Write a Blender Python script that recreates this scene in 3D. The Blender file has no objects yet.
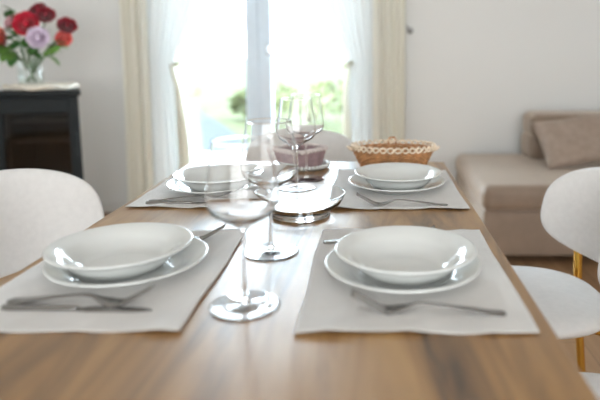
import bpy, bmesh, math, random
from mathutils import Vector, Matrix
random.seed(7)
S = bpy.context.scene
C = S.collection
PI = math.pi

# ------------------------------------------------------------------ materials
def new_mat(name):
    m = bpy.data.materials.new(name); m.use_nodes = True
    return m, m.node_tree, m.node_tree.nodes['Principled BSDF']

def plain(name, col, rough=.5, metal=0, noise=0, nscale=20, bump=0, bscale=200, sheen=0, coat=0, spec=.5):
    m, t, b = new_mat(name)
    b.inputs['Base Color'].default_value = (*col, 1)
    b.inputs['Roughness'].default_value = rough
    b.inputs['Metallic'].default_value = metal
    b.inputs['Sheen Weight'].default_value = sheen
    b.inputs['Coat Weight'].default_value = coat
    if name.startswith(('sofa', 'pillow')): b.inputs['Sheen Tint'].default_value = (.95, .83, .70, 1)
    b.inputs['Specular IOR Level'].default_value = spec
    tc = t.nodes.new('ShaderNodeTexCoord')
    if noise:
        n = t.nodes.new('ShaderNodeTexNoise'); n.inputs['Scale'].default_value = nscale; n.inputs['Detail'].default_value = 4
        t.links.new(tc.outputs['Object'], n.inputs['Vector'])
        r = t.nodes.new('ShaderNodeValToRGB')
        r.color_ramp.elements[0].position = .3; r.color_ramp.elements[1].position = .7
        r.color_ramp.elements[0].color = (*[c * (1 - noise) for c in col], 1)
        r.color_ramp.elements[1].color = (*[min(1, c * (1 + noise)) for c in col], 1)
        t.links.new(n.outputs['Fac'], r.inputs['Fac']); t.links.new(r.outputs['Color'], b.inputs['Base Color'])
    if bump:
        n2 = t.nodes.new('ShaderNodeTexNoise'); n2.inputs['Scale'].default_value = bscale; n2.inputs['Detail'].default_value = 3
        t.links.new(tc.outputs['Object'], n2.inputs['Vector'])
        bp = t.nodes.new('ShaderNodeBump'); bp.inputs['Strength'].default_value = bump; bp.inputs['Distance'].default_value = .01
        t.links.new(n2.outputs['Fac'], bp.inputs['Height']); t.links.new(bp.outputs['Normal'], b.inputs['Normal'])
    return m

def wood(name, c1, c2, c3, scale=(9, .9, 9), rough=.3, plank=None, axis='Y', spec=.5, coat=0):
    m, t, b = new_mat(name)
    tc = t.nodes.new('ShaderNodeTexCoord'); mp = t.nodes.new('ShaderNodeMapping')
    mp.inputs['Scale'].default_value = scale
    t.links.new(tc.outputs['Object'], mp.inputs['Vector'])
    n = t.nodes.new('ShaderNodeTexNoise'); n.inputs['Scale'].default_value = 1.2; n.inputs['Detail'].default_value = 8
    n.inputs['Roughness'].default_value = .6; n.inputs['Distortion'].default_value = 1.1
    t.links.new(mp.outputs['Vector'], n.inputs['Vector'])
    r = t.nodes.new('ShaderNodeValToRGB'); e = r.color_ramp.elements
    e[0].position = .3; e[0].color = (*c1, 1); e[1].position = .72; e[1].color = (*c3, 1)
    k = e.new(.5); k.color = (*c2, 1)
    t.links.new(n.outputs['Fac'], r.inputs['Fac'])
    out = r.outputs['Color']
    if plank:
        br = t.nodes.new('ShaderNodeTexBrick')
        br.inputs['Scale'].default_value = 1; br.inputs['Mortar Size'].default_value = .002
        br.inputs['Brick Width'].default_value = plank[1]; br.inputs['Row Height'].default_value = plank[0]
        br.inputs['Color1'].default_value = (.84, .84, .84, 1); br.inputs['Color2'].default_value = (1, 1, 1, 1)
        br.inputs['Mortar'].default_value = (.4, .36, .32, 1)
        mp2 = t.nodes.new('ShaderNodeMapping')
        if axis == 'Y': mp2.inputs['Rotation'].default_value = (0, 0, PI / 2)
        t.links.new(tc.outputs['Object'], mp2.inputs['Vector']); t.links.new(mp2.outputs['Vector'], br.inputs['Vector'])
        mx = t.nodes.new('ShaderNodeMix'); mx.data_type = 'RGBA'; mx.blend_type = 'MULTIPLY'; mx.inputs['Factor'].default_value = 1
        t.links.new(out, mx.inputs['A']); t.links.new(br.outputs['Color'], mx.inputs['B']); out = mx.outputs['Result']
    t.links.new(out, b.inputs['Base Color'])
    b.inputs['Roughness'].default_value = rough
    b.inputs['Specular IOR Level'].default_value = spec
    b.inputs['Coat Weight'].default_value = coat; b.inputs['Coat Roughness'].default_value = .36
    return m

def glass(name, col=(1, 1, 1), rough=0, ior=1.45):
    m, t, b = new_mat(name)
    b.inputs['Base Color'].default_value = (*col, 1)
    b.inputs['Transmission Weight'].default_value = 1
    b.inputs['Roughness'].default_value = rough; b.inputs['IOR'].default_value = ior
    return m

def thin_glass(name, refl=.08, tint=(1, 1, 1)):
    m = bpy.data.materials.new(name); m.use_nodes = True; t = m.node_tree; t.nodes.clear()
    o = t.nodes.new('ShaderNodeOutputMaterial'); mx = t.nodes.new('ShaderNodeMixShader')
    tr = t.nodes.new('ShaderNodeBsdfTransparent'); tr.inputs['Color'].default_value = (*tint, 1)
    gl = t.nodes.new('ShaderNodeBsdfGlossy'); gl.inputs['Roughness'].default_value = .02
    lw = t.nodes.new('ShaderNodeLayerWeight'); lw.inputs['Blend'].default_value = .5
    pw = t.nodes.new('ShaderNodeMath'); pw.operation = 'POWER'; pw.inputs[1].default_value = 5
    ma = t.nodes.new('ShaderNodeMath'); ma.operation = 'MULTIPLY_ADD'; ma.inputs[1].default_value = .6; ma.inputs[2].default_value = refl * .5
    t.links.new(lw.outputs['Facing'], pw.inputs[0]); t.links.new(pw.outputs[0], ma.inputs[0])
    t.links.new(ma.outputs[0], mx.inputs['Fac'])
    t.links.new(tr.outputs['BSDF'], mx.inputs[1]); t.links.new(gl.outputs['BSDF'], mx.inputs[2])
    t.links.new(mx.outputs['Shader'], o.inputs['Surface'])
    return m

def cloth(name, col, trans=.4, sheer=0):
    m = bpy.data.materials.new(name); m.use_nodes = True; t = m.node_tree; t.nodes.clear()
    o = t.nodes.new('ShaderNodeOutputMaterial')
    d = t.nodes.new('ShaderNodeBsdfDiffuse'); d.inputs['Color'].default_value = (*col, 1)
    tl = t.nodes.new('ShaderNodeBsdfTranslucent'); tl.inputs['Color'].default_value = (*col, 1)
    mx = t.nodes.new('ShaderNodeMixShader'); mx.inputs['Fac'].default_value = trans
    t.links.new(d.outputs['BSDF'], mx.inputs[1]); t.links.new(tl.outputs['BSDF'], mx.inputs[2])
    out = mx.outputs['Shader']
    if sheer:
        tr = t.nodes.new('ShaderNodeBsdfTransparent'); m2 = t.nodes.new('ShaderNodeMixShader'); m2.inputs['Fac'].default_value = sheer
        t.links.new(out, m2.inputs[1]); t.links.new(tr.outputs['BSDF'], m2.inputs[2]); out = m2.outputs['Shader']
    t.links.new(out, o.inputs['Surface'])
    return m

M = {}
M['oak'] = wood('oak_table', (.07, .034, .011), (.31, .160, .050), (.46, .268, .098), (11, 1.2, 11), .36, spec=1.0, coat=.25)
M['floor'] = wood('oak_parquet', (.27, .15, .075), (.36, .21, .11), (.44, .27, .15), (8, .8, 8), .4, (.14, 1.1))
M['wall'] = plain('wall_paint', (.80, .80, .785), .9, bump=.05, bscale=90)
M['ceil'] = plain('ceiling_paint', (.8, .8, .79), .9, bump=.03, bscale=90)
M['skirting'] = plain('skirting_white', (.75, .75, .73), .5, noise=.03)
M['frame'] = plain('door_frame_white_glow', (.71, .82, .93), .4, noise=.02)  # white frame tinted blue to carry the window glow in its colour
M['white_metal'] = plain('handle_white', (.85, .85, .86), .25, noise=.02)
M['pane'] = thin_glass('window_pane')
M['porcelain'] = plain('porcelain', (.72, .735, .72), .08, noise=.01, coat=.4)
M['linen'] = plain('linen_mat', (.60, .575, .545), .9, noise=.10, nscale=9, bump=.35, bscale=700, sheen=.8)
M['steel'] = plain('cutlery_steel', (.30, .29, .28), .25, 1, noise=.05)
M['silver'] = plain('tray_silver', (.8, .8, .79), .15, 1, noise=.03)
M['glass'] = glass('clear_glass')
M['vase_glass'] = thin_glass('vase_glass', tint=(.98, .99, .985))
M['water'] = thin_glass('vase_water', tint=(.97, .99, .98))
M['chair'] = plain('chair_fabric', (.74, .73, .72), .85, noise=.03, nscale=60, bump=.15, bscale=500, sheen=.3)
M['gold'] = plain('gold_leg', (.75, .45, .09), .25, 1, noise=.04)
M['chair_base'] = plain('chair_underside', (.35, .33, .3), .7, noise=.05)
M['sofa'] = plain('sofa_velour', (.275, .200, .150), .55, noise=.08, nscale=14, bump=.2, bscale=160, sheen=.7)
M['pillow'] = plain('pillow_fabric', (.37, .285, .23), .9, noise=.1, nscale=25, bump=.25, bscale=300, sheen=.4)
M['stove'] = plain('stove_iron', (.008, .012, .014), .45, noise=.2, nscale=40, spec=.25)
M['stove_glass'] = thin_glass('stove_glass', tint=(.4, .37, .34))
M['brick'] = plain('firebrick', (.14, .10, .075), .9, noise=.35, nscale=12)
M['reflection'] = plain('reflection_grey', (.55, .55, .57), .6, noise=.2)  # pale grey stands in for room reflections in the stove glass
M['doily'] = plain('doily_straw', (.82, .76, .66), .9, noise=.15, nscale=60)
M['border'] = cloth('cream_border', (.93, .92, .84), .3)
M['cream'] = cloth('cream_curtain', (.95, .925, .845), .30)
M['sheer'] = cloth('sheer_curtain', (.93, .95, .945), .115, .04)
M['tie'] = plain('tieback_olive', (.48, .47, .34), .8, noise=.1)
M['wicker'] = plain('wicker_brown', (.52, .26, .11), .55, noise=.3, nscale=45)
M['wicker_pale'] = plain('wicker_bleached', (.80, .66, .50), .5, noise=.2, nscale=60)
M['lilac'] = plain('lilac_wicker', (.42, .29, .30), .7, noise=.2, nscale=50)
M['lace'] = plain('lace_trim', (.72, .63, .6), .8, noise=.15, nscale=80)
M['hook'] = plain('hook_grey', (.4, .4, .4), .4, .6, noise=.05)
M['grass'] = plain('lawn', (.066, .080, .042), .95, noise=.25, nscale=4, spec=.05)
M['path'] = plain('garden_path', (.045, .055, .062), .9, noise=.1, nscale=6, spec=.05)
M['terrace'] = plain('terrace_tiles', (.62, .62, .60), .7, noise=.06, nscale=5)
M['shrub'] = plain('shrub_leaves', (.125, .15, .07), .9, noise=.3, nscale=6, spec=.05)
M['bark'] = plain('bark', (.32, .28, .24), .9, noise=.2)
M['leaf'] = plain('rose_leaf', (.06, .19, .04), .5, noise=.3, nscale=30)
M['leaf2'] = plain('rose_leaf_light', (.13, .30, .05), .5, noise=.25, nscale=30)
M['stem'] = plain('stem_green', (.06, .14, .04), .5, noise=.2)
for n, c in dict(red=(.60, .006, .04), dark=(.27, .006, .022), lilac=(.80, .68, .83), salmon=(.75, .12, .10), orange=(.68, .10, .05), pink=(.75, .42, .46)).items():
    M['rose_' + n] = plain('petal_' + n, c, .55, noise=.22, nscale=28, sheen=.3)

# ------------------------------------------------------------------ mesh helpers
def mesh(bm, name, smooth=True):
    bmesh.ops.recalc_face_normals(bm, faces=bm.faces[:])
    me = bpy.data.meshes.new(name); bm.to_mesh(me); bm.free()
    if smooth:
        for p in me.polygons: p.use_smooth = True
    return me

def obj(name, me, mat, parent=None, loc=None, rot=None):
    if isinstance(me, bmesh.types.BMesh): me = mesh(me, name)
    if mat is not None and not me.materials: me.materials.append(M[mat])
    o = bpy.data.objects.new(name, me); C.objects.link(o)
    if parent: o.parent = parent
    if loc is not None: o.location = loc
    if rot is not None: o.rotation_euler = rot
    return o

def thing(name, label, cat, loc=(0, 0, 0), rz=0, group=None):
    o = bpy.data.objects.new(name, None); C.objects.link(o); o.empty_display_size = .05
    o.location = loc; o.rotation_euler = (0, 0, rz)
    return tag(o, label, cat, group)

def tag(o, label, cat, group=None):
    o['label'] = label; o['category'] = cat
    if group: o['group'] = group
    return o

def struct(name, bm, mat, parent=None, smooth=False):
    o = obj(name, mesh(bm, name, smooth), mat, parent)
    if not parent: o['kind'] = 'structure'
    return o

def box(bm, x0, x1, y0, y1, z0, z1, bev=0, seg=2):
    r = bmesh.ops.create_cube(bm, size=1)
    vs = r['verts']
    bmesh.ops.scale(bm, vec=(x1 - x0, y1 - y0, z1 - z0), verts=vs)
    bmesh.ops.translate(bm, vec=((x0 + x1) / 2, (y0 + y1) / 2, (z0 + z1) / 2), verts=vs)
    if bev:
        es = list({e for v in vs for e in v.link_edges})
        bmesh.ops.bevel(bm, geom=es, offset=bev, segments=seg, affect='EDGES', profile=.5)
    return bm

def bx(*a, **k): return box(bmesh.new(), *a, **k)

def lathe(bm, prof, n=48, closed=False, axis=(0, 0)):
    """prof: list of (r, z); r==0 makes a pole"""
    rings = []
    for r, z in prof:
        if r < 1e-6: rings.append([bm.verts.new((axis[0], axis[1], z))])
        else: rings.append([bm.verts.new((axis[0] + r * math.cos(2 * PI * i / n), axis[1] + r * math.sin(2 * PI * i / n), z)) for i in range(n)])
    pairs = list(zip(rings, rings[1:]))
    if closed: pairs.append((rings[-1], rings[0]))
    for a, b in pairs:
        for i in range(n):
            j = (i + 1) % n
            if len(a) == 1 and len(b) == 1: continue
            if len(a) == 1: bm.faces.new((a[0], b[i], b[j]))
            elif len(b) == 1: bm.faces.new((a[i], a[j], b[0]))
            else: bm.faces.new((a[i], a[j], b[j], b[i]))
    return bm

def tube(bm, pts, r, n=8, closed=False, cap=True):
    pts = [Vector(p) for p in pts]; m = len(pts); rings = []
    rr = r if isinstance(r, (list, tuple)) else [r] * m
    up = None
    for i, p in enumerate(pts):
        if closed: d = pts[(i + 1) % m] - pts[i - 1]
        else: d = pts[min(i + 1, m - 1)] - pts[max(i - 1, 0)]
        d.normalize()
        if up is None:
            up = Vector((0, 0, 1)) if abs(d.z) < .9 else Vector((1, 0, 0))
        a = up - d * up.dot(d)
        if a.length < 1e-4: a = d.orthogonal()
        a.normalize(); b = d.cross(a); up = a
        rings.append([bm.verts.new(p + rr[i] * (math.cos(2 * PI * k / n) * a + math.sin(2 * PI * k / n) * b)) for k in range(n)])
    seq = list(zip(rings, rings[1:]))
    if closed: seq.append((rings[-1], rings[0]))
    for a, b in seq:
        for k in range(n):
            bm.faces.new((a[k], a[(k + 1) % n], b[(k + 1) % n], b[k]))
    if cap and not closed:
        bm.faces.new(rings[0][::-1]); bm.faces.new(rings[-1])
    return bm

def spline(pts, n=8):
    """Catmull-Rom through tuples of any dimension"""
    out = []
    P = [pts[0]] + list(pts) + [pts[-1]]
    for i in range(1, len(P) - 2):
        for k in range(n):
            t = k / n
            out.append(tuple(.5 * (2 * b + (c - a) * t + (2 * a - 5 * b + 4 * c - d) * t * t + (3 * b - a - 3 * c + d) * t ** 3)
                             for a, b, c, d in zip(P[i - 1], P[i], P[i + 1], P[i + 2])))
    out.append(tuple(pts[-1]))
    return out

# ------------------------------------------------------------------ setting: the room
XL, XR, YB, YW, ZC = -2.7, 2.7, -2.4, 4.05, 2.65
T = .25
struct('floor', bx(XL - T, XR + T, YB - T, YW + T, -.12, 0), 'floor')
struct('ceiling', bx(XL - T, XR + T, YB - T, YW + T, ZC, ZC + .15), 'ceil')

def wall_y(name, y0, y1, ox0, ox1, oz0, oz1):
    bm = bmesh.new()
    box(bm, XL - T, ox0, y0, y1, 0, ZC); box(bm, ox1, XR + T, y0, y1, 0, ZC)
    if oz1 < ZC: box(bm, ox0, ox1, y0, y1, oz1, ZC)
    if oz0 > 0: box(bm, ox0, ox1, y0, y1, 0, oz0)
    return struct(name, bm, 'wall')
DX0, DX1, DZ = -1.56, .06, 2.38
wall_y('wall_back', YW, YW + T, DX0, DX1, 0, DZ)
RX0, RX1, RZ0, RZ1 = -1.7, 1.9, .25, 2.4
wall_y('wall_front', YB - T, YB, RX0, RX1, RZ0, RZ1)
struct('wall_left', bx(XL - T, XL, YB, YW, 0, ZC), 'wall')
struct('wall_right', bx(XR, XR + T, YB, YW, 0, ZC), 'wall')
bm = bmesh.new(); box(bm, XL, DX0 - .03, YW - .014, YW, 0, .07, .003); box(bm, DX1 + .03, XR, YW - .014, YW, 0, .07, .003)
struct('baseboard_back', bm, 'skirting')
struct('baseboard_left', bx(XL, XL + .014, YB, YW - .014, 0, .07, .003), 'skirting')
struct('baseboard_right', bx(XR - .014, XR, YB, YW - .014, 0, .07, .003), 'skirting')

def window_unit(name, x0, x1, z0, z1, y, splits, handle=None, sill=False):
    root = bpy.data.objects.new(name, None); C.objects.link(root); root['kind'] = 'structure'
    root.location = ((x0 + x1) / 2, y, z0)
    def put(o): o.location = -Vector(root.location); return o
    bm = bmesh.new(); w = .045
    box(bm, x0, x0 + w, y, y + .07, z0, z1, .004); box(bm, x1 - w, x1, y, y + .07, z0, z1, .004)
    box(bm, x0 + w, x1 - w, y, y + .07, z1 - w, z1, .004); box(bm, x0 + w, x1 - w, y, y + .07, z0, z0 + .02, .004)
    put(obj('outer_frame', mesh(bm, 'outer_frame', False), 'frame', root))
    xs = [x0 + w] + splits + [x1 - w]
    for a, b in zip(xs, xs[1:]):
        s = .092
        bm = bmesh.new()
        box(bm, a + .0004, a + s, y - .012, y + .055, z0 + .022, z1 - w, .006); box(bm, b - s, b - .0004, y - .012, y + .055, z0 + .022, z1 - w, .006)
        box(bm, a + s, b - s, y - .012, y + .055, z1 - w - s, z1 - w, .006); box(bm, a + s, b - s, y - .012, y + .055, z0 + .022, z0 + .13, .006)
        put(obj('sash', mesh(bm, 'sash', False), 'frame', root))
        put(obj('pane', mesh(bx(a + s - .01, b - s + .01, y + .018, y + .024, z0 + .12, z1 - w - s + .01), 'pane', False), 'pane', root))
    if handle:
        hx, hz = handle
        h = bmesh.new()
        box(h, hx - .015, hx + .015, y - .022, y - .012, hz - .035, hz + .035, .004)
        tube(h, [(hx, y - .02, hz), (hx, y - .06, hz)], .009, 10)
        tube(h, [(hx, y - .058, hz), (hx + .02, y - .062, hz - .016), (hx + .085, y - .062, hz - .085)], [.012, .012, .011], 10)
        put(obj('handle', h, 'silver', root))
    return root
window_unit('window_1', DX0, DX1, 0, DZ, YW + .08, [-.782], handle=(-.71, 1.14))
window_unit('window_2', RX0, RX1, RZ0, RZ1, YB - .16, [-.5, .7])

# outside
struct('ground_terrace', bx(-6, 6, YW + T, YW + T + 2.4, -.16, -.04), 'terrace')
bm = bmesh.new(); box(bm, -60, 60, YW + T + 2.4, 90, -.4, -.12)
lw = struct('ground_lawn', bm, 'grass')
bm = bmesh.new(); pts = spline([(-1.75, 6.7), (-2.25, 8.5), (-3.6, 11.5), (-6.2, 17), (-11, 28), (-19, 50)], 8)
L = [bm.verts.new((x - .30, y, -.115)) for x, y in pts]; R = [bm.verts.new((x + .30, y, -.115)) for x, y in pts]
L2 = [bm.verts.new((x - .30, y, -.15)) for x, y in pts]; R2 = [bm.verts.new((x + .30, y, -.15)) for x, y in pts]
for i in range(len(pts) - 1):
    bm.faces.new((L[i], R[i], R[i + 1], L[i + 1])); bm.faces.new((L[i], L2[i], L2[i + 1], L[i + 1])); bm.faces.new((R[i], R2[i], R2[i + 1], R[i + 1]))
struct('ground_path', bm, 'path')

def shrub(name, loc, rad, h, label, mat='shrub', n=420):
    t = thing(name, label, 'shrub', loc, random.random() * 6, 'garden shrubs outside the window')
    bm = bmesh.new()
    for i in range(n):
        u, v = random.random() * 2 * PI, math.acos(random.uniform(-.5, 1))
        q = random.uniform(.75, 1.05)
        p = Vector((rad * q * math.sin(v) * math.cos(u), rad * q * math.sin(v) * math.sin(u), h * (.45 + .5 * q * math.cos(v))))
        a = Vector((random.uniform(-1, 1), random.uniform(-1, 1), random.uniform(-.6, 1))).normalized(); b = a.orthogonal().normalized()
        l = random.uniform(.08, .14)
        vs = [bm.verts.new(p), bm.verts.new(p + a * l * .5 + b * l * .3), bm.verts.new(p + a * l), bm.verts.new(p + a * l * .5 - b * l * .3)]
        bm.faces.new(vs)
    obj('foliage', bm, mat, t)
    bm = bmesh.new()
    for k in range(5):
        a = 2 * PI * k / 5
        tube(bm, [(0, 0, 0), (rad * .3 * math.cos(a), rad * .3 * math.sin(a), h * .45), (rad * .55 * math.cos(a + .3), rad * .55 * math.sin(a + .3), h * .75)], [.03, .02, .008], 6)
    obj('stem', bm, 'bark', t)
shrub('garden_shrub', (-.95, 9.8, -.12), .7, .78, 'pale green shrub outside, seen just right of the door post')
shrub('garden_shrub', (.35, 8.6, -.12), .55, .75, 'pale green shrub outside, nearest the right sheer curtain')
shrub('garden_shrub', (-4.3, 12.5, -.12), .6, .62, 'low green shrub outside beyond the left glass door')
shrub('garden_shrub', (-2.2, 10.5, -.12), .28, .55, 'small green shrub outside, just left of the door post')

# ------------------------------------------------------------------ curtains
def curtain_sheet(xl, xr, ztop, zbot, y, folds, amp, nz=40, nx=90, th=.004):
    """xl/xr are functions of z; builds a folded cloth with thickness"""
    bm = bmesh.new(); G = []
    for side in (0, 1):
        g = []
        for j in range(nz + 1):
            z = zbot + (ztop - zbot) * j / nz; a, b = xl(z), xr(z)
            w = b - a
            row = []
            for i in range(nx + 1):
                u = i / nx
                x = a + w * u
                yy = y + amp * math.sin(2 * PI * folds * u + .6 * math.sin(z * 1.7)) + .3 * amp * math.sin(2 * PI * folds * 2.3 * u + 1 + z)
                row.append(bm.verts.new((x, yy + side * th, z)))
            g.append(row)
        G.append(g)
    for side, g in enumerate(G):
        for j in range(nz):
            for i in range(nx):
                bm.faces.new((g[j][i], g[j][i + 1], g[j + 1][i + 1], g[j + 1][i]))
    a, b = G
    for j in range(nz):
        for i in (0, nx):
            bm.faces.new((a[j][i], a[j + 1][i], b[j + 1][i], b[j][i]))
    for i in range(nx):
        for j in (0, nz):
            bm.faces.new((a[j][i], a[j][i + 1], b[j][i + 1], b[j][i]))
    return bm

def interp(tab):
    tab = spline(sorted(tab), 10)
    def f(z):
        if z <= tab[0][0]: return tab[0][1]
        for (a, va), (b, vb) in zip(tab, tab[1:]):
            if z <= b: return va + (vb - va) * (z - a) / (b - a + 1e-9)
        return tab[-1][1]
    return f
YC = YW - .09
K = lambda v: (lambda z: v)
tag(obj('curtain', curtain_sheet(K(-1.68), K(-1.50), 2.5, .03, YC, 3.2, .022), 'cream'),
    'cream drape hanging left of the glass door, between wall and left sheer curtain', 'curtain', 'cream drapes')
tag(obj('curtain', curtain_sheet(K(.02), K(.235), 2.5, .03, YC, 3.6, .022), 'cream'),
    'cream drape hanging right of the glass door against the bare wall', 'curtain', 'cream drapes')
def sheer(label, xo, tab, mirror, tie_x, tie_w):
    t = thing('sheer_curtain', label, 'curtain', (xo, YC + .06, 0), 0, 'white sheer curtains')
    e = interp(tab)
    if not mirror: b = curtain_sheet(lambda z: 0, lambda z: e(z) - xo, 2.5, .03, 0, 6, .014)
    else: b = curtain_sheet(lambda z: e(z) - xo, lambda z: 0, 2.5, .03, 0, 6, .014)
    obj('cloth', b, 'sheer', t)
    wd = interp([(0, .085), (.6, .075), (1.0, .03), (1.2, .045), (2.5, .05)])
    sg = -1 if mirror else 1
    if not mirror: b = curtain_sheet(lambda z: e(z) - xo - wd(z), lambda z: e(z) - xo + .004, 1.05, .03, -.026, 1.5, .008, 40, 30)
    else: b = curtain_sheet(lambda z: e(z) - xo - .004, lambda z: e(z) - xo + wd(z) * .7, 1.05, .03, -.026, 1.5, .008, 40, 30)
    o = obj('border', b, 'border', t); o['label'] = 'cream border strip'
    ring = bmesh.new()
    c = (tie_x - xo)
    tube(ring, [(c + tie_w * math.cos(a), .02 + .024 * math.sin(a), 1.045 + .012 * math.cos(a)) for a in [2 * PI * k / 24 for k in range(24)]], .017, 8, closed=True)
    obj('tieback', ring, 'tie', t)
sheer('white sheer curtain tied back on the left side of the glass door', -1.52, [(.0, -1.24), (.5, -1.25), (.85, -1.29), (1.05, -1.335), (1.25, -1.25), (1.5, -1.17), (2.0, -1.05), (2.5, -.98)], False, -1.33, .022)
sheer('white sheer curtain tied back on the right side of the glass door', .035, [(.0, -.19), (.5, -.185), (.85, -.18), (1.05, -.155), (1.25, -.23), (1.5, -.32), (2.0, -.47), (2.5, -.55)], True, -.150, .02)
bm = bmesh.new(); tube(bm, [(-1.95, YC, 2.52), (.45, YC, 2.52)], .014, 12)
rod = thing('curtain_rod', 'curtain rod above the glass door', 'curtain rod', (-.75, YC, 2.52))
obj('rod', bm, 'hook', rod, (.75, -YC, -2.52))
for x in (-1.95, .45):
    b = bmesh.new(); bmesh.ops.create_icosphere(b, subdivisions=2, radius=.028); obj('finial', b, 'hook', rod, (x + .75, 0, 0))
    b = bmesh.new(); xx = x + (.06 if x < 0 else -.06)
    tube(b, [(xx + .75, 0, 0), (xx + .75, YW - YC, 0)], .009, 8); obj('bracket', b, 'hook', rod)
hk = thing('curtain_hook', 'small grey hook on the wall right of the cream drape', 'hook', (.275, YW, 1.275))
b = bmesh.new(); lathe(b, [(0, 0), (.022, 0), (.022, .006), (0, .006)], 16); obj('plate', b, 'hook', hk, rot=(PI / 2, 0, 0))
b = bmesh.new(); tube(b, [(0, -.004, 0), (0, -.05, 0), (-.012, -.058, .008), (-.03, -.058, .03)], .007, 8); obj('arm', b, 'hook', hk)

# ------------------------------------------------------------------ dining table
TX0, TX1, TY0, TY1, TZ = -.638, .264, .44, 2.06, .75
tb = thing('dining_table', 'oak dining table laid with plates and glasses', 'table', (-.187, 1.25, 0))
def rel(o, root): o.location = -Vector(root.location); return o
rel(obj('tabletop', mesh(bx(TX0, TX1, TY0, TY1, .715, TZ, .004, 3), 'tabletop', False), 'oak', tb), tb)
bm = bmesh.new()
box(bm, TX0 + .09, TX1 - .09, TY0 + .07, TY0 + .09, .64, .715); box(bm, TX0 + .09, TX1 - .09, TY1 - .09, TY1 - .07, .64, .715)
box(bm, TX0 + .07, TX0 + .09, TY0 + .07, TY1 - .07, .64, .715); box(bm, TX1 - .09, TX1 - .07, TY0 + .07, TY1 - .07, .64, .715)
rel(obj('apron', mesh(bm, 'apron', False), 'oak', tb), tb)
for x in (TX0 + .03, TX1 - .09):
    for y in (TY0 + .03, TY1 - .09):
        rel(obj('leg', mesh(bx(x, x + .06, y, y + .06, 0, .715, .004), 'leg', False), 'oak', tb), tb)

# ------------------------------------------------------------------ chairs
def disc_cushion(fmap, nr=10, na=72):
    """fmap(r, phi, side) -> Vector; a closed pillow of front and back discs"""
    bm = bmesh.new(); rims = []
    ring0 = None
    for side in (1, -1):
        c = bm.verts.new(fmap(0, 0, side)); prev = None
        for k in range(1, nr + 1):
            r = math.sin(PI / 2 * k / nr)
            if k == nr and side == -1: cur = ring0
            else: cur = [bm.verts.new(fmap(r, 2 * PI * i / na, side)) for i in range(na)]
            for i in range(na):
                j = (i + 1) % na
                if prev is None: bm.faces.new((c, cur[i], cur[j]))
                else: bm.faces.new((prev[i], cur[i], cur[j], prev[j]))
            prev = cur
        if side == 1: ring0 = prev
    return bm
BZ, BH, BS = .655, .147, .30
def back_map(r, a, side):
    cs, sn = math.cos(a), math.sin(a)
    pw = 2.75
    k = r / ((abs(cs) ** pw + abs(sn) ** pw) ** (1 / pw))
    s = BS * k * cs; v = k * sn
    z = BZ + BH * v
    th = (s / BS) * math.radians(70)
    t = .015 * max(0, 1 - r ** 9) ** .5
    ex, ey = math.cos(th) / .28, math.sin(th) / .255
    n = Vector((ex, ey, 0)).normalized()
    p = Vector((.02 + .28 * math.cos(th) + .03 * (z - BZ) / BH, .255 * math.sin(th), z))
    return p + n * t * side
def seat_map(r, a, side):
    cs, sn = math.cos(a), math.sin(a); pw = 2.5
    k = r / ((abs(cs) ** pw + abs(sn) ** pw) ** (1 / pw))
    x = .225 * k * cs; y = (.225 - .012 * cs) * k * sn
    t = .026 * max(0, 1 - r ** 7) ** .5
    return Vector((x, y, .442 + t * side + (.006 * (1 - r * r) if side > 0 else 0)))
chair_me = {}
def chair(label, x, y, rz):
    t = thing('dining_chair', label, 'chair', (x, y, 0), rz, 'white dining chairs')
    if not chair_me:
        chair_me['seat'] = mesh(disc_cushion(seat_map), 'seat'); chair_me['back'] = mesh(disc_cushion(back_map, 14, 110), 'backrest')
        b = bmesh.new(); lathe(b, [(0, .405), (.15, .405), (.15, .421), (0, .421)], 32); chair_me['frame'] = mesh(b, 'seat_frame', False)
        for i, sg in enumerate((-1, 1)):
            b = bmesh.new(); tube(b, spline([(-.12, .12 * sg, .408), (-.15, .16 * sg, .38), (-.2, .205 * sg, 0)], 6), .011, 12); chair_me['f%d' % i] = mesh(b, 'leg')
            b = bmesh.new(); tube(b, spline([(.222, .196 * sg, .63), (.222, .198 * sg, .5), (.232, .202 * sg, .3), (.262, .21 * sg, 0)], 6), .0135, 12)
            tube(b, [(.226, .199 * sg, .413), (.12, .11 * sg, .413)], .009, 8); chair_me['r%d' % i] = mesh(b, 'leg')
    obj('seat', chair_me['seat'], 'chair', t); obj('backrest', chair_me['back'], 'chair', t)
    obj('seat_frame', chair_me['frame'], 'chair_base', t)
    for k in ('f0', 'f1', 'r0', 'r1'):
        o = obj('leg', chair_me[k], 'gold', t); o['label'] = 'gold metal leg'
    return t
chair('white dining chair left of the table, its curved back before the stove', -.792, 1.49, PI - .35)
chair('white dining chair at the right side of the table, in front of the sofa', .440, 1.605, 0)
chair('white dining chair at the lower right corner, only its seat edge showing', .425, .985, 0)
chair('white dining chair at the far end of the table, backlit by the glass door', -.285, 2.20, PI / 2)

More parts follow.
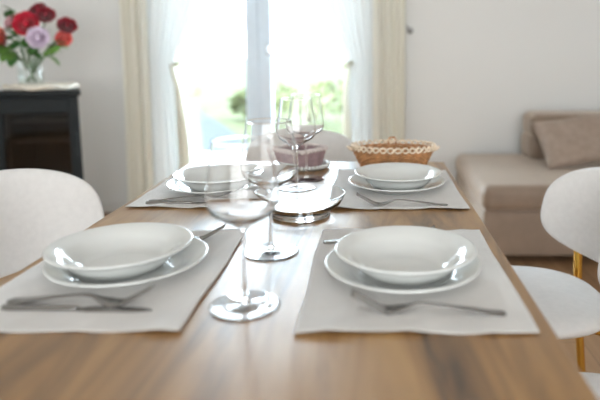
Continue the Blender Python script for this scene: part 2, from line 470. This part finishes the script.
# ------------------------------------------------------------------ placemats
def placemat(label, x0, x1, y0, y1, seed):
    rnd = random.Random(seed); ph = [rnd.uniform(0, 6.3) for _ in range(6)]
    nx, ny = 60, 72; bm = bmesh.new(); cx, cy = (x0 + x1) / 2, (y0 + y1) / 2
    top, bot = [], []
    for j in range(ny + 1):
        ta, ba = [], []
        for i in range(nx + 1):
            u, v = i / nx, j / ny
            e = max(abs(2 * v - 1), abs(2 * u - 1) * .9)
            k = max(0, (e - .55) / .45) ** 1.5
            z = k * (.0030 + .0015 * math.sin(7 * u + ph[0]) + .0010 * math.sin(17 * u + ph[1]) + .0010 * math.sin(11 * v + ph[2]))
            z += .0013 * (max(0, math.sin(13 * v + 6 * u + ph[3])) ** 2 + max(0, math.sin(19 * u - 8 * v + ph[4])) ** 3) * min(1, max(0, (e - .45) / .2))
            z = max(0, z)
            x = x0 + (x1 - x0) * u + .0015 * math.sin(9 * v + ph[4]) - cx
            y = y0 + (y1 - y0) * v + .0018 * math.sin(8 * u + ph[5]) - cy
            ta.append(bm.verts.new((x, y, z + .0014))); ba.append(bm.verts.new((x, y, z + .0002)))
        top.append(ta); bot.append(ba)
    for j in range(ny):
        for i in range(nx):
            bm.faces.new((top[j][i], top[j][i + 1], top[j + 1][i + 1], top[j + 1][i]))
            bm.faces.new((bot[j][i], bot[j + 1][i], bot[j + 1][i + 1], bot[j][i + 1]))
    for j in range(ny):
        for i in (0, nx): bm.faces.new((top[j][i], top[j + 1][i], bot[j + 1][i], bot[j][i]))
    for i in range(nx):
        for j in (0, ny): bm.faces.new((top[j][i], top[j][i + 1], bot[j][i + 1], bot[j][i]))
    return tag(obj('placemat', bm, 'linen', None, (cx, cy, TZ)), label, 'placemat', 'linen placemats')
placemat('grey linen placemat at the front left setting, under a fork and knife', -.618, -.268, .79, 1.25, 1)
placemat('grey linen placemat at the front right setting, nearest the right chair', -.106, .240, .785, 1.256, 2)
placemat('grey linen placemat at the far left setting behind the tall wine glass', -.615, -.268, 1.44, 1.90, 3)
placemat('grey linen placemat at the far right setting, in front of the brown basket', -.105, .248, 1.425, 1.885, 4)
MZ = TZ + .0017

# ------------------------------------------------------------------ plates and bowls
def plate_me():
    p = spline([(0, .004), (.05, .004), (.082, .0045), (.096, .010), (.114, .0185), (.128, .0235), (.1345, .0255), (.137, .0252)], 6)
    q = spline([(.1380, .0238), (.1355, .0215), (.114, .0140), (.097, .007), (.085, .001), (.08, 0), (.074, 0)], 6)
    return mesh(lathe(bmesh.new(), p + q + [(.072, .0015), (0, .0015)], 96), 'dinner_plate')
def bowl_me():
    p = spline([(0, .0055), (.045, .0055), (.066, .008), (.082, .021), (.094, .034), (.106, .0415), (.117, .0455), (.1198, .0452)], 6)
    q = spline([(.121, .0438), (.118, .0412), (.107, .0370), (.0965, .0290), (.0845, .015), (.071, .004), (.060, .0005), (.056, 0)], 6)
    return mesh(lathe(bmesh.new(), [(a * 1.035, b * 1.0) for a, b in p + q + [(.053, .002), (0, .002)]], 96), 'soup_bowl')
PM, BM = plate_me(), bowl_me()
for where, x, y in (('front left', -.437, 1.03), ('front right', .058, 1.008), ('far left', -.436, 1.635), ('far right', .076, 1.655)):
    extra = {'front left': 'lying nearest the left chair', 'front right': 'nearest the right chair', 'far left': 'partly behind a wine glass', 'far right': 'before the brown basket'}[where]
    tag(obj('dinner_plate', PM, 'porcelain', None, (x, y, MZ)), 'flat white dinner plate under the %s soup bowl, %s' % (where, extra), 'plate', 'white dinner plates')
    tag(obj('soup_bowl', BM, 'porcelain', None, (x + (-.014 if where == 'front left' else .005), y - .001, MZ + .0045)), 'white porcelain soup bowl stacked on the %s plate, %s' % (where, extra), 'bowl', 'white soup bowls')

# ------------------------------------------------------------------ cutlery
def ribbon(bm, path, th=.0018):
    """path: list of (x, yc, halfwidth, z)"""
    rows = []
    for x, yc, w, z in path:
        rows.append([bm.verts.new((x, yc - w, z + th * .3)), bm.verts.new((x, yc, z)), bm.verts.new((x, yc + w, z + th * .3)),
                     bm.verts.new((x, yc + w, z + th)), bm.verts.new((x, yc, z + th * 1.5)), bm.verts.new((x, yc - w, z + th))])
    for a, b in zip(rows, rows[1:]):
        for k in range(6):
            bm.faces.new((a[k], a[(k + 1) % 6], b[(k + 1) % 6], b[k]))
    bm.faces.new(rows[0][::-1]); bm.faces.new(rows[-1])
def fz(x):
    return fzt(x)
fzt = interp([(-.108, .024), (-.085, .012), (-.065, .0025), (-.05, .0008), (-.034, .005), (-.012, .0115), (.02, .0098), (.06, .005), (.09, .0008), (.108, .0008)])
def fork_me():
    bm = bmesh.new()
    for k in range(4):
        yc = (k - 1.5) * .0064
        ribbon(bm, [(-.108 + .054 * t, yc * (1 - .08 * (1 - t)), .0009 + .0013 * min(1, t * 3), fz(-.108 + .054 * t)) for t in [i / 8 for i in range(9)]])
    w = interp([(-.058, .0122), (-.045, .0118), (-.032, .007), (-.018, .0036), (.02, .0034), (.06, .006), (.095, .0092), (.104, .0085), (.108, .004)])
    ribbon(bm, [(x, 0, w(x), fz(x)) for x in [-.058 + .166 * i / 40 for i in range(41)]])
    for v in bm.verts: v.co = Vector((v.co.x * 1.08, v.co.y * 1.25, v.co.z * 1.15))
    return mesh(bm, 'fork')
FM = fork_me()
def fork(label, x, y, rz, z=MZ, name='dinner_fork'):
    return tag(obj(name, FM, 'steel', None, (x, y, z + .0006), (0, 0, rz)), label, 'fork', 'steel forks on the placemats')
# tip points to -x at rz=0
fork('steel dinner fork on the front right placemat, in front of the plate', .088, .850, math.radians(-4))
fork('steel dinner fork on the far right placemat, in front of the plate', .082, 1.463, math.radians(-2))
fork('steel dinner fork beside a knife on the front left placemat', -.455, .882, PI + math.radians(-3))
fork('steel fork behind the front left plate, only its tines poking out', -.420, 1.185, PI + math.radians(5))
fork('steel fork behind the front right plate, only its bright handle end poking out', .020, 1.178, PI + math.radians(4))
fork('steel dinner fork on the far left placemat, in front of the plate', -.462, 1.500, PI + math.radians(-1))
def knife(label, x, y, rz):
    t = thing('table_knife', label, 'knife', (x, y, MZ + .0006), rz, 'steel table knives')
    if 'blade' not in KM:
        b = bmesh.new(); w = interp([(.0, .004), (.02, .0085), (.07, .0092), (.1, .008), (.118, .002)])
        ribbon(b, [(x_, .001, w(x_), .0008) for x_ in [.118 * i / 20 for i in range(21)]], .0012); KM['blade'] = mesh(b, 'blade')
        b = bmesh.new(); w = interp([(-.115, .005), (-.108, .0085), (-.06, .0075), (-.01, .005), (.002, .0045)])
        ribbon(b, [(x_, 0, w(x_), 0) for x_ in [-.115 + .117 * i / 20 for i in range(21)]], .0045); KM['handle'] = mesh(b, 'handle')
    obj('blade', KM['blade'], 'steel', t); obj('handle', KM['handle'], 'steel', t)
KM = {}
knife('steel table knife lying nearest the edge of the front left placemat', -.450, .859, math.radians(-2.5))
knife('steel table knife lying nearest the edge of the far left placemat', -.463, 1.478, 0)

# ------------------------------------------------------------------ wine glasses
W = {}
def glass_meshes():
    out = spline([(.0035, .120), (.008, .1255), (.028, .138), (.047, .150), (.0545, .165), (.0555, .178), (.053, .20), (.0485, .23), (.0435, .262)], 7) + [(.0434, .2624)]
    inn = [(.0431, .2624)] + spline([(.0430, .262), (.0480, .23), (.0525, .20), (.0550, .178), (.0539, .1655), (.046, .1515), (.027, .1400), (.010, .1300), (0, .1285)], 7)
    W['bowl'] = mesh(lathe(bmesh.new(), [(0, .1195)] + out + inn, 72), 'bowl')
    W['stem'] = mesh(lathe(bmesh.new(), [(0, .0052)] + spline([(.0085, .0052), (.0052, .010), (.0038, .018), (.0034, .05), (.0032, .09), (.0034, .1194)], 6) + [(0, .1194)], 32), 'stem')
    W['foot'] = mesh(lathe(bmesh.new(), [(0, .0005)] + spline([(.035, .0005), (.0525, .0004), (.0535, .0012), (.0525, .002), (.03, .0030), (.009, .0050)], 6) + [(0, .0051)], 72), 'foot')
glass_meshes()
def wine_glass(label, x, y):
    t = thing('wine_glass', label, 'glass', (x, y, TZ + .0003), 0, 'wine glasses along the table centre')
    for k in ('bowl', 'stem', 'foot'): obj(k, W[k], 'glass', t)
wine_glass('tall clear wine glass nearest the camera, in front of the row', -.196, .880)
wine_glass('clear wine glass second from the front, just behind the nearest glass', -.196, 1.123)
wine_glass('clear wine glass third from the front, behind the glass bowl', -.208, 1.635)
wine_glass('clear wine glass farthest back, before the lilac basket', -.196, 1.775)

# clear glass bowl with thick foot ring
gb = thing('glass_bowl', 'clear glass bowl with a ringed foot between the wine glasses', 'bowl', (-.168, 1.385, TZ + .0003))
o_ = spline([(.064, .0135), (.078, .017), (.094, .027), (.104, .041), (.108, .055)], 6)
i_ = spline([(.1055, .0553), (.1012, .042), (.091, .030), (.076, .0215), (.05, .018)], 6)
obj('basin', lathe(bmesh.new(), [(0, .0132)] + o_ + i_ + [(0, .0175)], 72), 'glass', gb)
obj('foot_ring', lathe(bmesh.new(), [(0, .0004)] + spline([(.069, .0004), (.0715, .002), (.069, .0045), (.0665, .006), (.069, .0085), (.0675, .0125)], 5) + [(.06, .0130), (0, .0130)], 72), 'glass', gb)

# ------------------------------------------------------------------ brown wicker basket
wb = thing('wicker_basket', 'oval brown wicker basket with scalloped rim on the far right of the table', 'basket', (.078, 1.955, TZ + .0003))
A0, B0, A1, B1, HB = .106, .058, .137, .088, .062
def ell(f, a, off=0): return ((A0 + (A1 - A0) * f + off) * math.cos(a), (B0 + (B1 - B0) * f + off) * math.sin(a), .006 + HB * f)
NS = 46
bm = bmesh.new()
for k in range(NS):
    a = 2 * PI * k / NS
    tube(bm, [ell(f / 6, a) for f in range(7)], .0022, 6)
for r in range(9):
    f = .03 + r * .115
    tube(bm, [ell(f, 2 * PI * i / (NS * 4), .0032 * math.cos(PI * i / 4 + PI * r)) for i in range(NS * 4)], .0037, 6, closed=True)
obj('woven_body', bm, 'wicker', wb)
bm = bmesh.new(); lathe(bm, [(0, .001), (1, .001), (1, .008), (0, .008)], 64)
for v in bm.verts: v.co.x *= A0; v.co.y *= B0
obj('base', bm, 'wicker', wb)
bm = bmesh.new(); NP = 18
for ph, rr in ((0, .0034), (PI, .0034)):
    P = []
    for i in range(NP * 10):
        a = 2 * PI * i / (NP * 10); q = ell(1, a, .003 + .003 * math.cos(NP * a + ph))
        P.append((q[0], q[1], q[2] + .004 + .0085 * math.sin(NP * a + ph)))
    tube(bm, P, rr, 6, closed=True)
rb = obj('scalloped_rim', bm, 'wicker_pale', wb); rb['label'] = 'pale bleached wicker scallops'
for sx in (-1, 1):
    bm = bmesh.new()
    tube(bm, spline([(sx * .136, -.022, HB), (sx * .149, -.016, HB + .007), (sx * .154, 0, HB + .009), (sx * .149, .016, HB + .007), (sx * .136, .022, HB)], 6), .0042, 8)
    o = obj('handle', bm, 'wicker_pale', wb)
bm = bmesh.new(); tube(bm, spline([(-.012, B1, HB + .004), (-.012, B1 + .004, HB + .020), (-.002, B1 + .004, HB + .027), (.010, B1 + .004, HB + .024), (.014, B1, HB + .004)], 6), .0032, 8)
obj('rim_loop', bm, 'wicker', wb)

# ------------------------------------------------------------------ lilac basket on a beaded tray
tr = thing('beaded_tray', 'small round white tray with a beaded rim under the lilac basket', 'tray', (-.222, 1.955, TZ + .0003))
obj('tray', lathe(bmesh.new(), [(0, .001), (.074, .001), (.080, .010), (.082, .010), (.076, .004), (.070, .0035), (0, .0035)], 64), 'porcelain', tr)
bm = bmesh.new()
for k in range(40):
    a = 2 * PI * k / 40
    bmesh.ops.create_uvsphere(bm, u_segments=10, v_segments=8, radius=.0068, matrix=Matrix.Translation((.081 * math.cos(a), .081 * math.sin(a), .0115)))
obj('beaded_rim', bm, 'porcelain', tr)
lb = thing('square_basket', 'small square lilac basket with lace trim, far end behind the glasses', 'basket', (-.236, 1.955, TZ + .0042), math.radians(53))
bm = bmesh.new(); hs0, hs1, hh = .052, .066, .058
def sq(h, s):  # rounded square perimeter points, s in 0..1
    a = 2 * PI * s; c, d = math.cos(a), math.sin(a); k = 1 / ((abs(c) ** 7 + abs(d) ** 7) ** (1 / 7)); return (h * k * c, h * k * d)
for r in range(8):
    f = (r + .5) / 8; h = hs0 + (hs1 - hs0) * f
    tube(bm, [(*sq(h + .0018 * math.cos(PI * i / 2 + PI * r), i / 144), .002 + hh * f) for i in range(144)], .0042, 6, closed=True)
box(bm, -hs0 * .95, hs0 * .95, -hs0 * .95, hs0 * .95, .0005, .005)
obj('woven_body', bm, 'lilac', lb)
bm = bmesh.new()
tube(bm, [(*sq(hs1 + .004, i / 200), hh + .004 + .0045 * math.sin(2 * PI * 28 * i / 200)) for i in range(200)], .0048, 6, closed=True)
tube(bm, [(*sq(hs1 + .001, i / 120), hh + .006) for i in range(120)], .005, 6, closed=True)
o = obj('lace_trim', bm, 'lace', lb); o['label'] = 'pale lace trim'

# ------------------------------------------------------------------ sofa
sf = thing('sofa', 'taupe corner sofa with a chaise along the back wall', 'sofa', (1.5, 3.5, 0))
def sp(name, bm, mat='sofa'): return rel(obj(name, bm, mat, sf), sf)
sp('base', bx(.60, 2.55, 3.02, 3.98, .05, .305, .02, 3))
sp('seat_cushion', bx(.585, 1.62, 2.98, 3.97, .30, .44, .05, 5))
sp('seat_cushion', bx(1.625, 2.56, 2.98, 3.97, .30, .44, .05, 5))
sp('backrest', bx(1.03, 2.56, 3.72, 3.98, .43, .60, .04, 5))
sp('backrest_cushion', bx(1.035, 1.79, 3.70, 3.975, .575, .735, .05, 5)); sp('backrest_cushion', bx(1.795, 2.56, 3.70, 3.975, .575, .735, .05, 5))
for x in (.68, 2.47):
    for y in (3.1, 3.9): sp('foot', bx(x - .03, x + .03, y - .03, y + .03, 0, .055, .004), 'stove')
def pillow(label, loc, rot, w, h, t):
    bm = bmesh.new(); n = 22; F = []
    for side in (1, -1):
        g = []
        for j in range(n + 1):
            row = []
            for i in range(n + 1):
                u, v = 2 * i / n - 1, 2 * j / n - 1
                e = (1 - u ** 4) * (1 - v ** 4)
                px = 1 - .07 * (1 - v * v) * abs(u) ** 3; py = 1 - .07 * (1 - u * u) * abs(v) ** 3
                edge = i in (0, n) or j in (0, n)
                if edge and side == -1: row.append(F[0][j][i])
                else: row.append(bm.verts.new((w / 2 * u * px, side * t / 2 * e ** .55 + .006 * math.sin(5 * u + 3 * v), h / 2 * v * py)))
            g.append(row)
        F.append(g)
        for j in range(n):
            for i in range(n):
                bm.faces.new((g[j][i], g[j][i + 1], g[j + 1][i + 1], g[j + 1][i]))
    return tag(obj('throw_pillow', bm, 'pillow', None, loc, rot), label, 'pillow')
pillow('square taupe pillow leaning on the sofa back', (1.255, 3.535, .592), (math.radians(-40), math.radians(-7), math.radians(5)), .46, .34, .12)

# ------------------------------------------------------------------ stove, doily, vase, flowers
SX0, SX1, SY0, SY1, SZ = -.215, .215, -.17, .17, .922      # stove-local; it stands turned towards the room
st = thing('wood_stove', 'black wood stove with a glass door standing by the left wall', 'stove', (-1.875, 3.375, 0), math.radians(12))
def ss(name, bm, mat='stove', par=None):
    return obj(name, mesh(bm, name, False), mat, par or st)
def taper(bm):
    for v in bm.verts:
        v.co.x *= 1 + .07 * (1 - v.co.z / .9)
        v.co.x *= 1 - .42 * (v.co.y - SY0) / (SY1 - SY0)
    return bm
bm = bx(SX0 - .015, SX1 + .015, SY0 - .015, SY1 + .01, SZ - .03, SZ, .006)
for v in bm.verts: v.co.x *= 1 - .42 * (v.co.y - SY0) / (SY1 - SY0)
ss('top_plate', bm)
bm = bmesh.new(); e = .04
box(bm, SX0, SX0 + e, SY0 + .02, SY1, .04, SZ - .03); box(bm, SX1 - e, SX1, SY0 + .02, SY1, .04, SZ - .03)
box(bm, SX0 + e, SX1 - e, SY1 - .03, SY1, .04, SZ - .03); box(bm, SX0 + e, SX1 - e, SY0 + .02, SY1 - .03, .04, .42)
box(bm, SX0 + e, SX1 - e, SY0 + .02, SY1 - .03, SZ - .12, SZ - .03)
ss('body', taper(bm))
bm = bmesh.new()
dx0, dx1, dz0, dz1 = SX0 + .004, SX1 - .004, .40, SZ - .042
wx0, wx1, wz0, wz1 = SX0 + .045, SX1 - .055, .455, SZ - .125
box(bm, dx0, wx0, SY0, SY0 + .02, dz0, dz1, .003); box(bm, wx1, dx1, SY0, SY0 + .02, dz0, dz1, .003)
box(bm, wx0, wx1, SY0, SY0 + .02, wz1, dz1, .003); box(bm, wx0, wx1, SY0, SY0 + .02, dz0, wz0, .003)
door = ss('door', taper(bm))
ss('door_glass', taper(bx(wx0 - .004, wx1 + .004, SY0 + .008, SY0 + .012, wz0 - .004, wz1 + .004)), 'stove_glass', door)
h = bmesh.new(); tube(h, [(dx1 - .02, SY0 + .002, .56), (dx1 - .02, SY0 - .03, .56), (dx1 - .02, SY0 - .03, .68), (dx1 - .02, SY0 + .002, .68)], .008, 8)
ss('door_handle', taper(h), 'stove', door)
bm = bmesh.new(); box(bm, SX0 + e, SX1 - e, SY1 - .06, SY1 - .03, .42, SZ - .12); box(bm, SX0 + e, SX0 + e + .02, SY0 + .04, SY1 - .06, .42, SZ - .12); box(bm, SX1 - e - .02, SX1 - e, SY0 + .04, SY1 - .06, .42, SZ - .12)
ss('firebrick_lining', taper(bm), 'brick')
ss('baffle_reflection', taper(bx(SX0 + .062, SX1 - .062, SY0 + .06, SY1 - .06, .735, .755)), 'reflection')  # added baffle, pale to imitate the upper reflection band in the door glass
bm = bmesh.new(); box(bm, SX0 + .062, SX1 - .062, SY0 + .05, SY0 + .07, .62, .645, .004); box(bm, SX0 + .062, SX1 - .062, SY0 + .07, SY0 + .2, .625, .635); taper(bm)
ss('rail_reflection', bm, 'reflection')  # added rail, its pale colour imitates the lower reflected strip
for x in (SX0 + .02, SX1 - .05):
    for y in (SY0 + .04, SY1 - .06): ss('foot', taper(bx(x, x + .03, y, y + .03, 0, .042)))

VX, VY = -1.930, 3.33
bm = bmesh.new()
for k in range(9):
    r = .03 + k * .0195
    tube(bm, [((r + .004 * math.sin(12 * a)) * math.cos(a) * 1.0, (r + .004 * math.sin(12 * a)) * math.sin(a) , .015 + .007 * math.sin(7 * a + k)) for a in [2 * PI * i / 72 for i in range(72)]], .011, 6, closed=True)
lathe(bm, [(0, .002), (.18, .002), (.18, .009), (0, .009)], 48)
for v in bm.verts: v.co.x *= 1.02; v.co.y *= .86; v.co.z = max(v.co.z, 0)
tag(obj('doily', bm, 'doily', None, (-1.885, 3.355, SZ + .0005)), 'round straw-coloured woven doily on top of the black stove', 'doily')
vz = thing('flower_vase', 'clear glass vase of roses on the black stove', 'vase', (VX, VY, SZ + .0235))
obj('vessel', lathe(bmesh.new(), spline([(.055, 0), (.062, .01), (.066, .06), (.064, .11), (.068, .15)], 6) + spline([(.065, .15), (.061, .11), (.063, .06), (.058, .014), (.0, .012)], 6) , 48), 'vase_glass', vz)
obj('water', lathe(bmesh.new(), [(0, .0125), (.056, .0145), (.0615, .06), (.0605, .085), (0, .085)], 40), 'water', vz)
VB = SZ + .0235

def rose_me(r, seed):
    rnd = random.Random(seed); bm = bmesh.new()
    bmesh.ops.create_uvsphere(bm, u_segments=14, v_segments=10, radius=r * .30, matrix=Matrix.Translation((0, 0, -r * .05)) @ Matrix.Diagonal((1, 1, 1.1, 1)))
    for ring, (cnt, tilt, rad, hgt) in enumerate(((4, .15, .45, .85), (5, .40, .62, .92), (6, .75, .80, .95), (7, 1.15, .98, .85))):
        for k in range(cnt):
            a0 = 2 * PI * k / cnt + ring * .5 + rnd.uniform(-.15, .15); wd = 2 * PI / cnt * .75
            n, m = 8, 6; g = []
            for j in range(m + 1):
                v = j / m; row = []
                for i in range(n + 1):
                    u = 2 * i / n - 1
                    # cup profile: base -> belly -> flared lip
                    rr = r * rad * (math.sin(v * PI * .5) ** .6) * (.9 + .2 * v * tilt)
                    z = r * (-.55 + hgt * (1.15 * v - .35 * tilt * v * v) * (1 - .18 * u * u * v)) 
                    aa = a0 + u * wd * (.45 + .55 * math.sin(PI * (.15 + .7 * v)))
                    curl = r * .07 * v ** 3 * (1 - u * u) * tilt
                    row.append(bm.verts.new(((rr + curl) * math.cos(aa), (rr + curl) * math.sin(aa), z)))
                g.append(row)
            for j in range(m):
                for i in range(n): bm.faces.new((g[j][i], g[j][i + 1], g[j + 1][i + 1], g[j + 1][i]))
    return mesh(bm, 'bloom')
def leaf(bm, p, d, l, w, bend=.2):
    d = Vector(d).normalized(); s = d.cross(Vector((0, 0, 1)));
    s = s.normalized() if s.length > .01 else Vector((1, 0, 0)); n = s.cross(d)
    rows = []
    for j in range(7):
        v = j / 6; ww = w * math.sin(PI * (v * .93 + .035)) ** .8
        c = Vector(p) + d * l * v - n * bend * l * v * v
        rows.append([bm.verts.new(c - s * ww + n * ww * .25), bm.verts.new(c), bm.verts.new(c + s * ww + n * ww * .25)])
    for a, b in zip(rows, rows[1:]):
        for i in range(2): bm.faces.new((a[i], a[i + 1], b[i + 1], b[i]))
def rose(label, x, z, dy, r, mat, face, leaves=2, seed=1):
    """bloom centre in world x, z; dy in front of the vase axis"""
    t = thing('rose', label, 'flower', (VX, VY, VB + .02), 0, 'roses in the glass vase')
    c = Vector((x - VX, dy, z - VB - .02))
    o = obj('bloom', rose_me(r, seed), 'rose_' + mat, t, c)
    f = Vector(face).normalized(); o.rotation_euler = f.to_track_quat('Z', 'Y').to_euler()
    rnd = random.Random(seed)
    base = Vector((-.02 * (1 if c.x > 0 else -1), -.01 * seed % .03 - .01, 0)); q = Vector((c.x * .3, c.y * .3, .115))
    bm = bmesh.new(); pts = spline([tuple(base), tuple(q), tuple(c - f * r * .45)], 8); tube(bm, pts, .0035, 6); obj('stem', bm, 'stem', t)
    for k in range(leaves):
        bm = bmesh.new(); a = rnd.uniform(0, 6.3); p = pts[11 if k % 2 else 13]
        leaf(bm, p, (math.cos(a), math.sin(a) - .5, rnd.uniform(-.2, .5)), rnd.uniform(.05, .075), .018); obj('leaf', bm, 'leaf', t)
rose('large bright red rose at the front centre of the bouquet', -1.887, 1.289, -.09, .060, 'red', (.25, -1, .3), 2, 1)
rose('dark red rose at the top of the bouquet, behind the large bright red rose', -1.868, 1.372, .0, .045, 'dark', (-.1, -.7, .7), 1, 2)
rose('dark red rose right of the topmost rose, above the lilac rose', -1.798, 1.338, -.05, .045, 'dark', (.3, -.8, .5), 1, 3)
rose('crimson rose at the far right of the bouquet, above a salmon rose', -1.692, 1.282, -.03, .046, 'dark', (.5, -.7, .5), 2, 4)
rose('salmon rose at the lower right of the bouquet', -1.705, 1.208, -.05, .038, 'salmon', (.5, -.8, .1), 1, 5)
rose('pale lilac rose at the lower centre of the bouquet', -1.815, 1.212, -.11, .052, 'lilac', (.25, -1, .2), 2, 6)
rose('orange-red rose at the left edge of the picture in the bouquet', -2.075, 1.206, -.03, .055, 'orange', (-.4, -.9, .1), 2, 7)
rose('pale pink rose at the upper left of the bouquet beside the red rose', -2.020, 1.302, -.01, .040, 'pink', (-.4, -.8, .4), 1, 8)
def sprig(label, spec, mat, seed):
    t = thing('leaf_sprig', label, 'leaves', (VX, VY, VB + .02), 0, 'leafy sprigs in the glass vase')
    (x, z, dy) = spec; c = Vector((x - VX, dy, z - VB - .02)); rnd = random.Random(seed)
    pts = spline([(.02 * (1 if c.x < 0 else -1), .015, 0), (c.x * .3, c.y * .3, .115), tuple(c)], 8)
    bm = bmesh.new(); tube(bm, pts, .0028, 6); obj('stem', bm, 'stem', t)
    for k in range(5):
        p = pts[-1 - k]; a = rnd.uniform(-.9, .9); d = Vector((c.x, 0, .03)).normalized() * math.cos(a) + Vector((0, -.5, 1)) * math.sin(a)
        bm = bmesh.new(); leaf(bm, p, d, .078, .030); obj('leaf', bm, mat, t)
sprig('green leaf sprig at the upper left of the bouquet', (-1.990, 1.365, -.02), 'leaf', 1)
sprig('light green leaves hanging right of the vase', (-1.760, 1.120, -.07), 'leaf2', 2)
sprig('green leaves beside the salmon rose, right of the lilac rose', (-1.750, 1.190, -.06), 'leaf2', 3)
sprig('green leaves at the lower left of the bouquet below the red rose', (-1.985, 1.165, -.10), 'leaf2', 4)
sprig('dark green leaves over the vase rim, below the lilac rose', (-1.875, 1.125, -.08), 'leaf', 5)
sprig('dark green leaves at the left edge under the orange-red rose', (-2.04, 1.125, -.02), 'leaf', 6)
sprig('light green leaves at the picture edge, lowest on the left of the bouquet', (-2.045, 1.165, -.09), 'leaf2', 8)
sprig('green leaves in the middle between the red and lilac roses', (-1.905, 1.185, -.09), 'leaf', 9)
sprig('dark green leaves between the red and the pink rose', (-1.965, 1.235, -.06), 'leaf', 7)

# ------------------------------------------------------------------ light
w = bpy.data.worlds.new('World'); S.world = w; w.use_nodes = True
t = w.node_tree; bg = t.nodes['Background']
tc = t.nodes.new('ShaderNodeTexCoord'); sx = t.nodes.new('ShaderNodeSeparateXYZ'); rp = t.nodes.new('ShaderNodeValToRGB')
t.links.new(tc.outputs['Generated'], sx.inputs['Vector'])
mr = t.nodes.new('ShaderNodeMapRange'); mr.inputs['From Min'].default_value = -1; mr.inputs['From Max'].default_value = 1
t.links.new(sx.outputs['Y'], mr.inputs['Value']); t.links.new(mr.outputs['Result'], rp.inputs['Fac'])
rp.color_ramp.elements[0].position = .35; rp.color_ramp.elements[1].position = .65
rp.color_ramp.elements[0].color = (.385, .395, .395, 1); rp.color_ramp.elements[1].color = (.74, .89, 1.0, 1)
t.links.new(rp.outputs['Color'], bg.inputs['Color'])
bg.inputs['Strength'].default_value = 2.4
def portal(name, loc, rot, sx_, sy_):
    l = bpy.data.lights.new(name, 'AREA'); l.shape = 'RECTANGLE'; l.size = sx_; l.size_y = sy_; l.cycles.is_portal = True
    o = bpy.data.objects.new(name, l); C.objects.link(o); o.location = loc; o.rotation_euler = rot
portal('door_daylight', ((DX0 + DX1) / 2, YW + .24, DZ / 2), (-PI / 2, 0, 0), DX1 - DX0, DZ)
portal('window_daylight', ((RX0 + RX1) / 2, YB - .24, (RZ0 + RZ1) / 2), (PI / 2, 0, 0), RX1 - RX0, RZ1 - RZ0)

# ------------------------------------------------------------------ camera
cd = bpy.data.cameras.new('Camera'); cam = bpy.data.objects.new('Camera', cd); C.objects.link(cam); S.camera = cam
F, PITCH = 585., 6.
cd.sensor_width = 36; cd.lens = F * 36 / 600
cam.location = (0, 0, 1.15); cam.rotation_euler = (math.radians(90 - PITCH), 0, 0)
cd.shift_x = -(370 - 300) / 600
cd.shift_y = -(200 - (49 + F * math.tan(math.radians(PITCH)))) / 600
cd.dof.use_dof = True; cd.dof.focus_distance = 1.42; cd.dof.aperture_fstop = 1.9
S.cycles.max_bounces = 24; S.cycles.transmission_bounces = 24; S.cycles.transparent_max_bounces = 32
S.view_settings.view_transform = 'Standard'; S.view_settings.look = 'None'; S.view_settings.gamma = 1
S.view_settings.exposure = 3.22
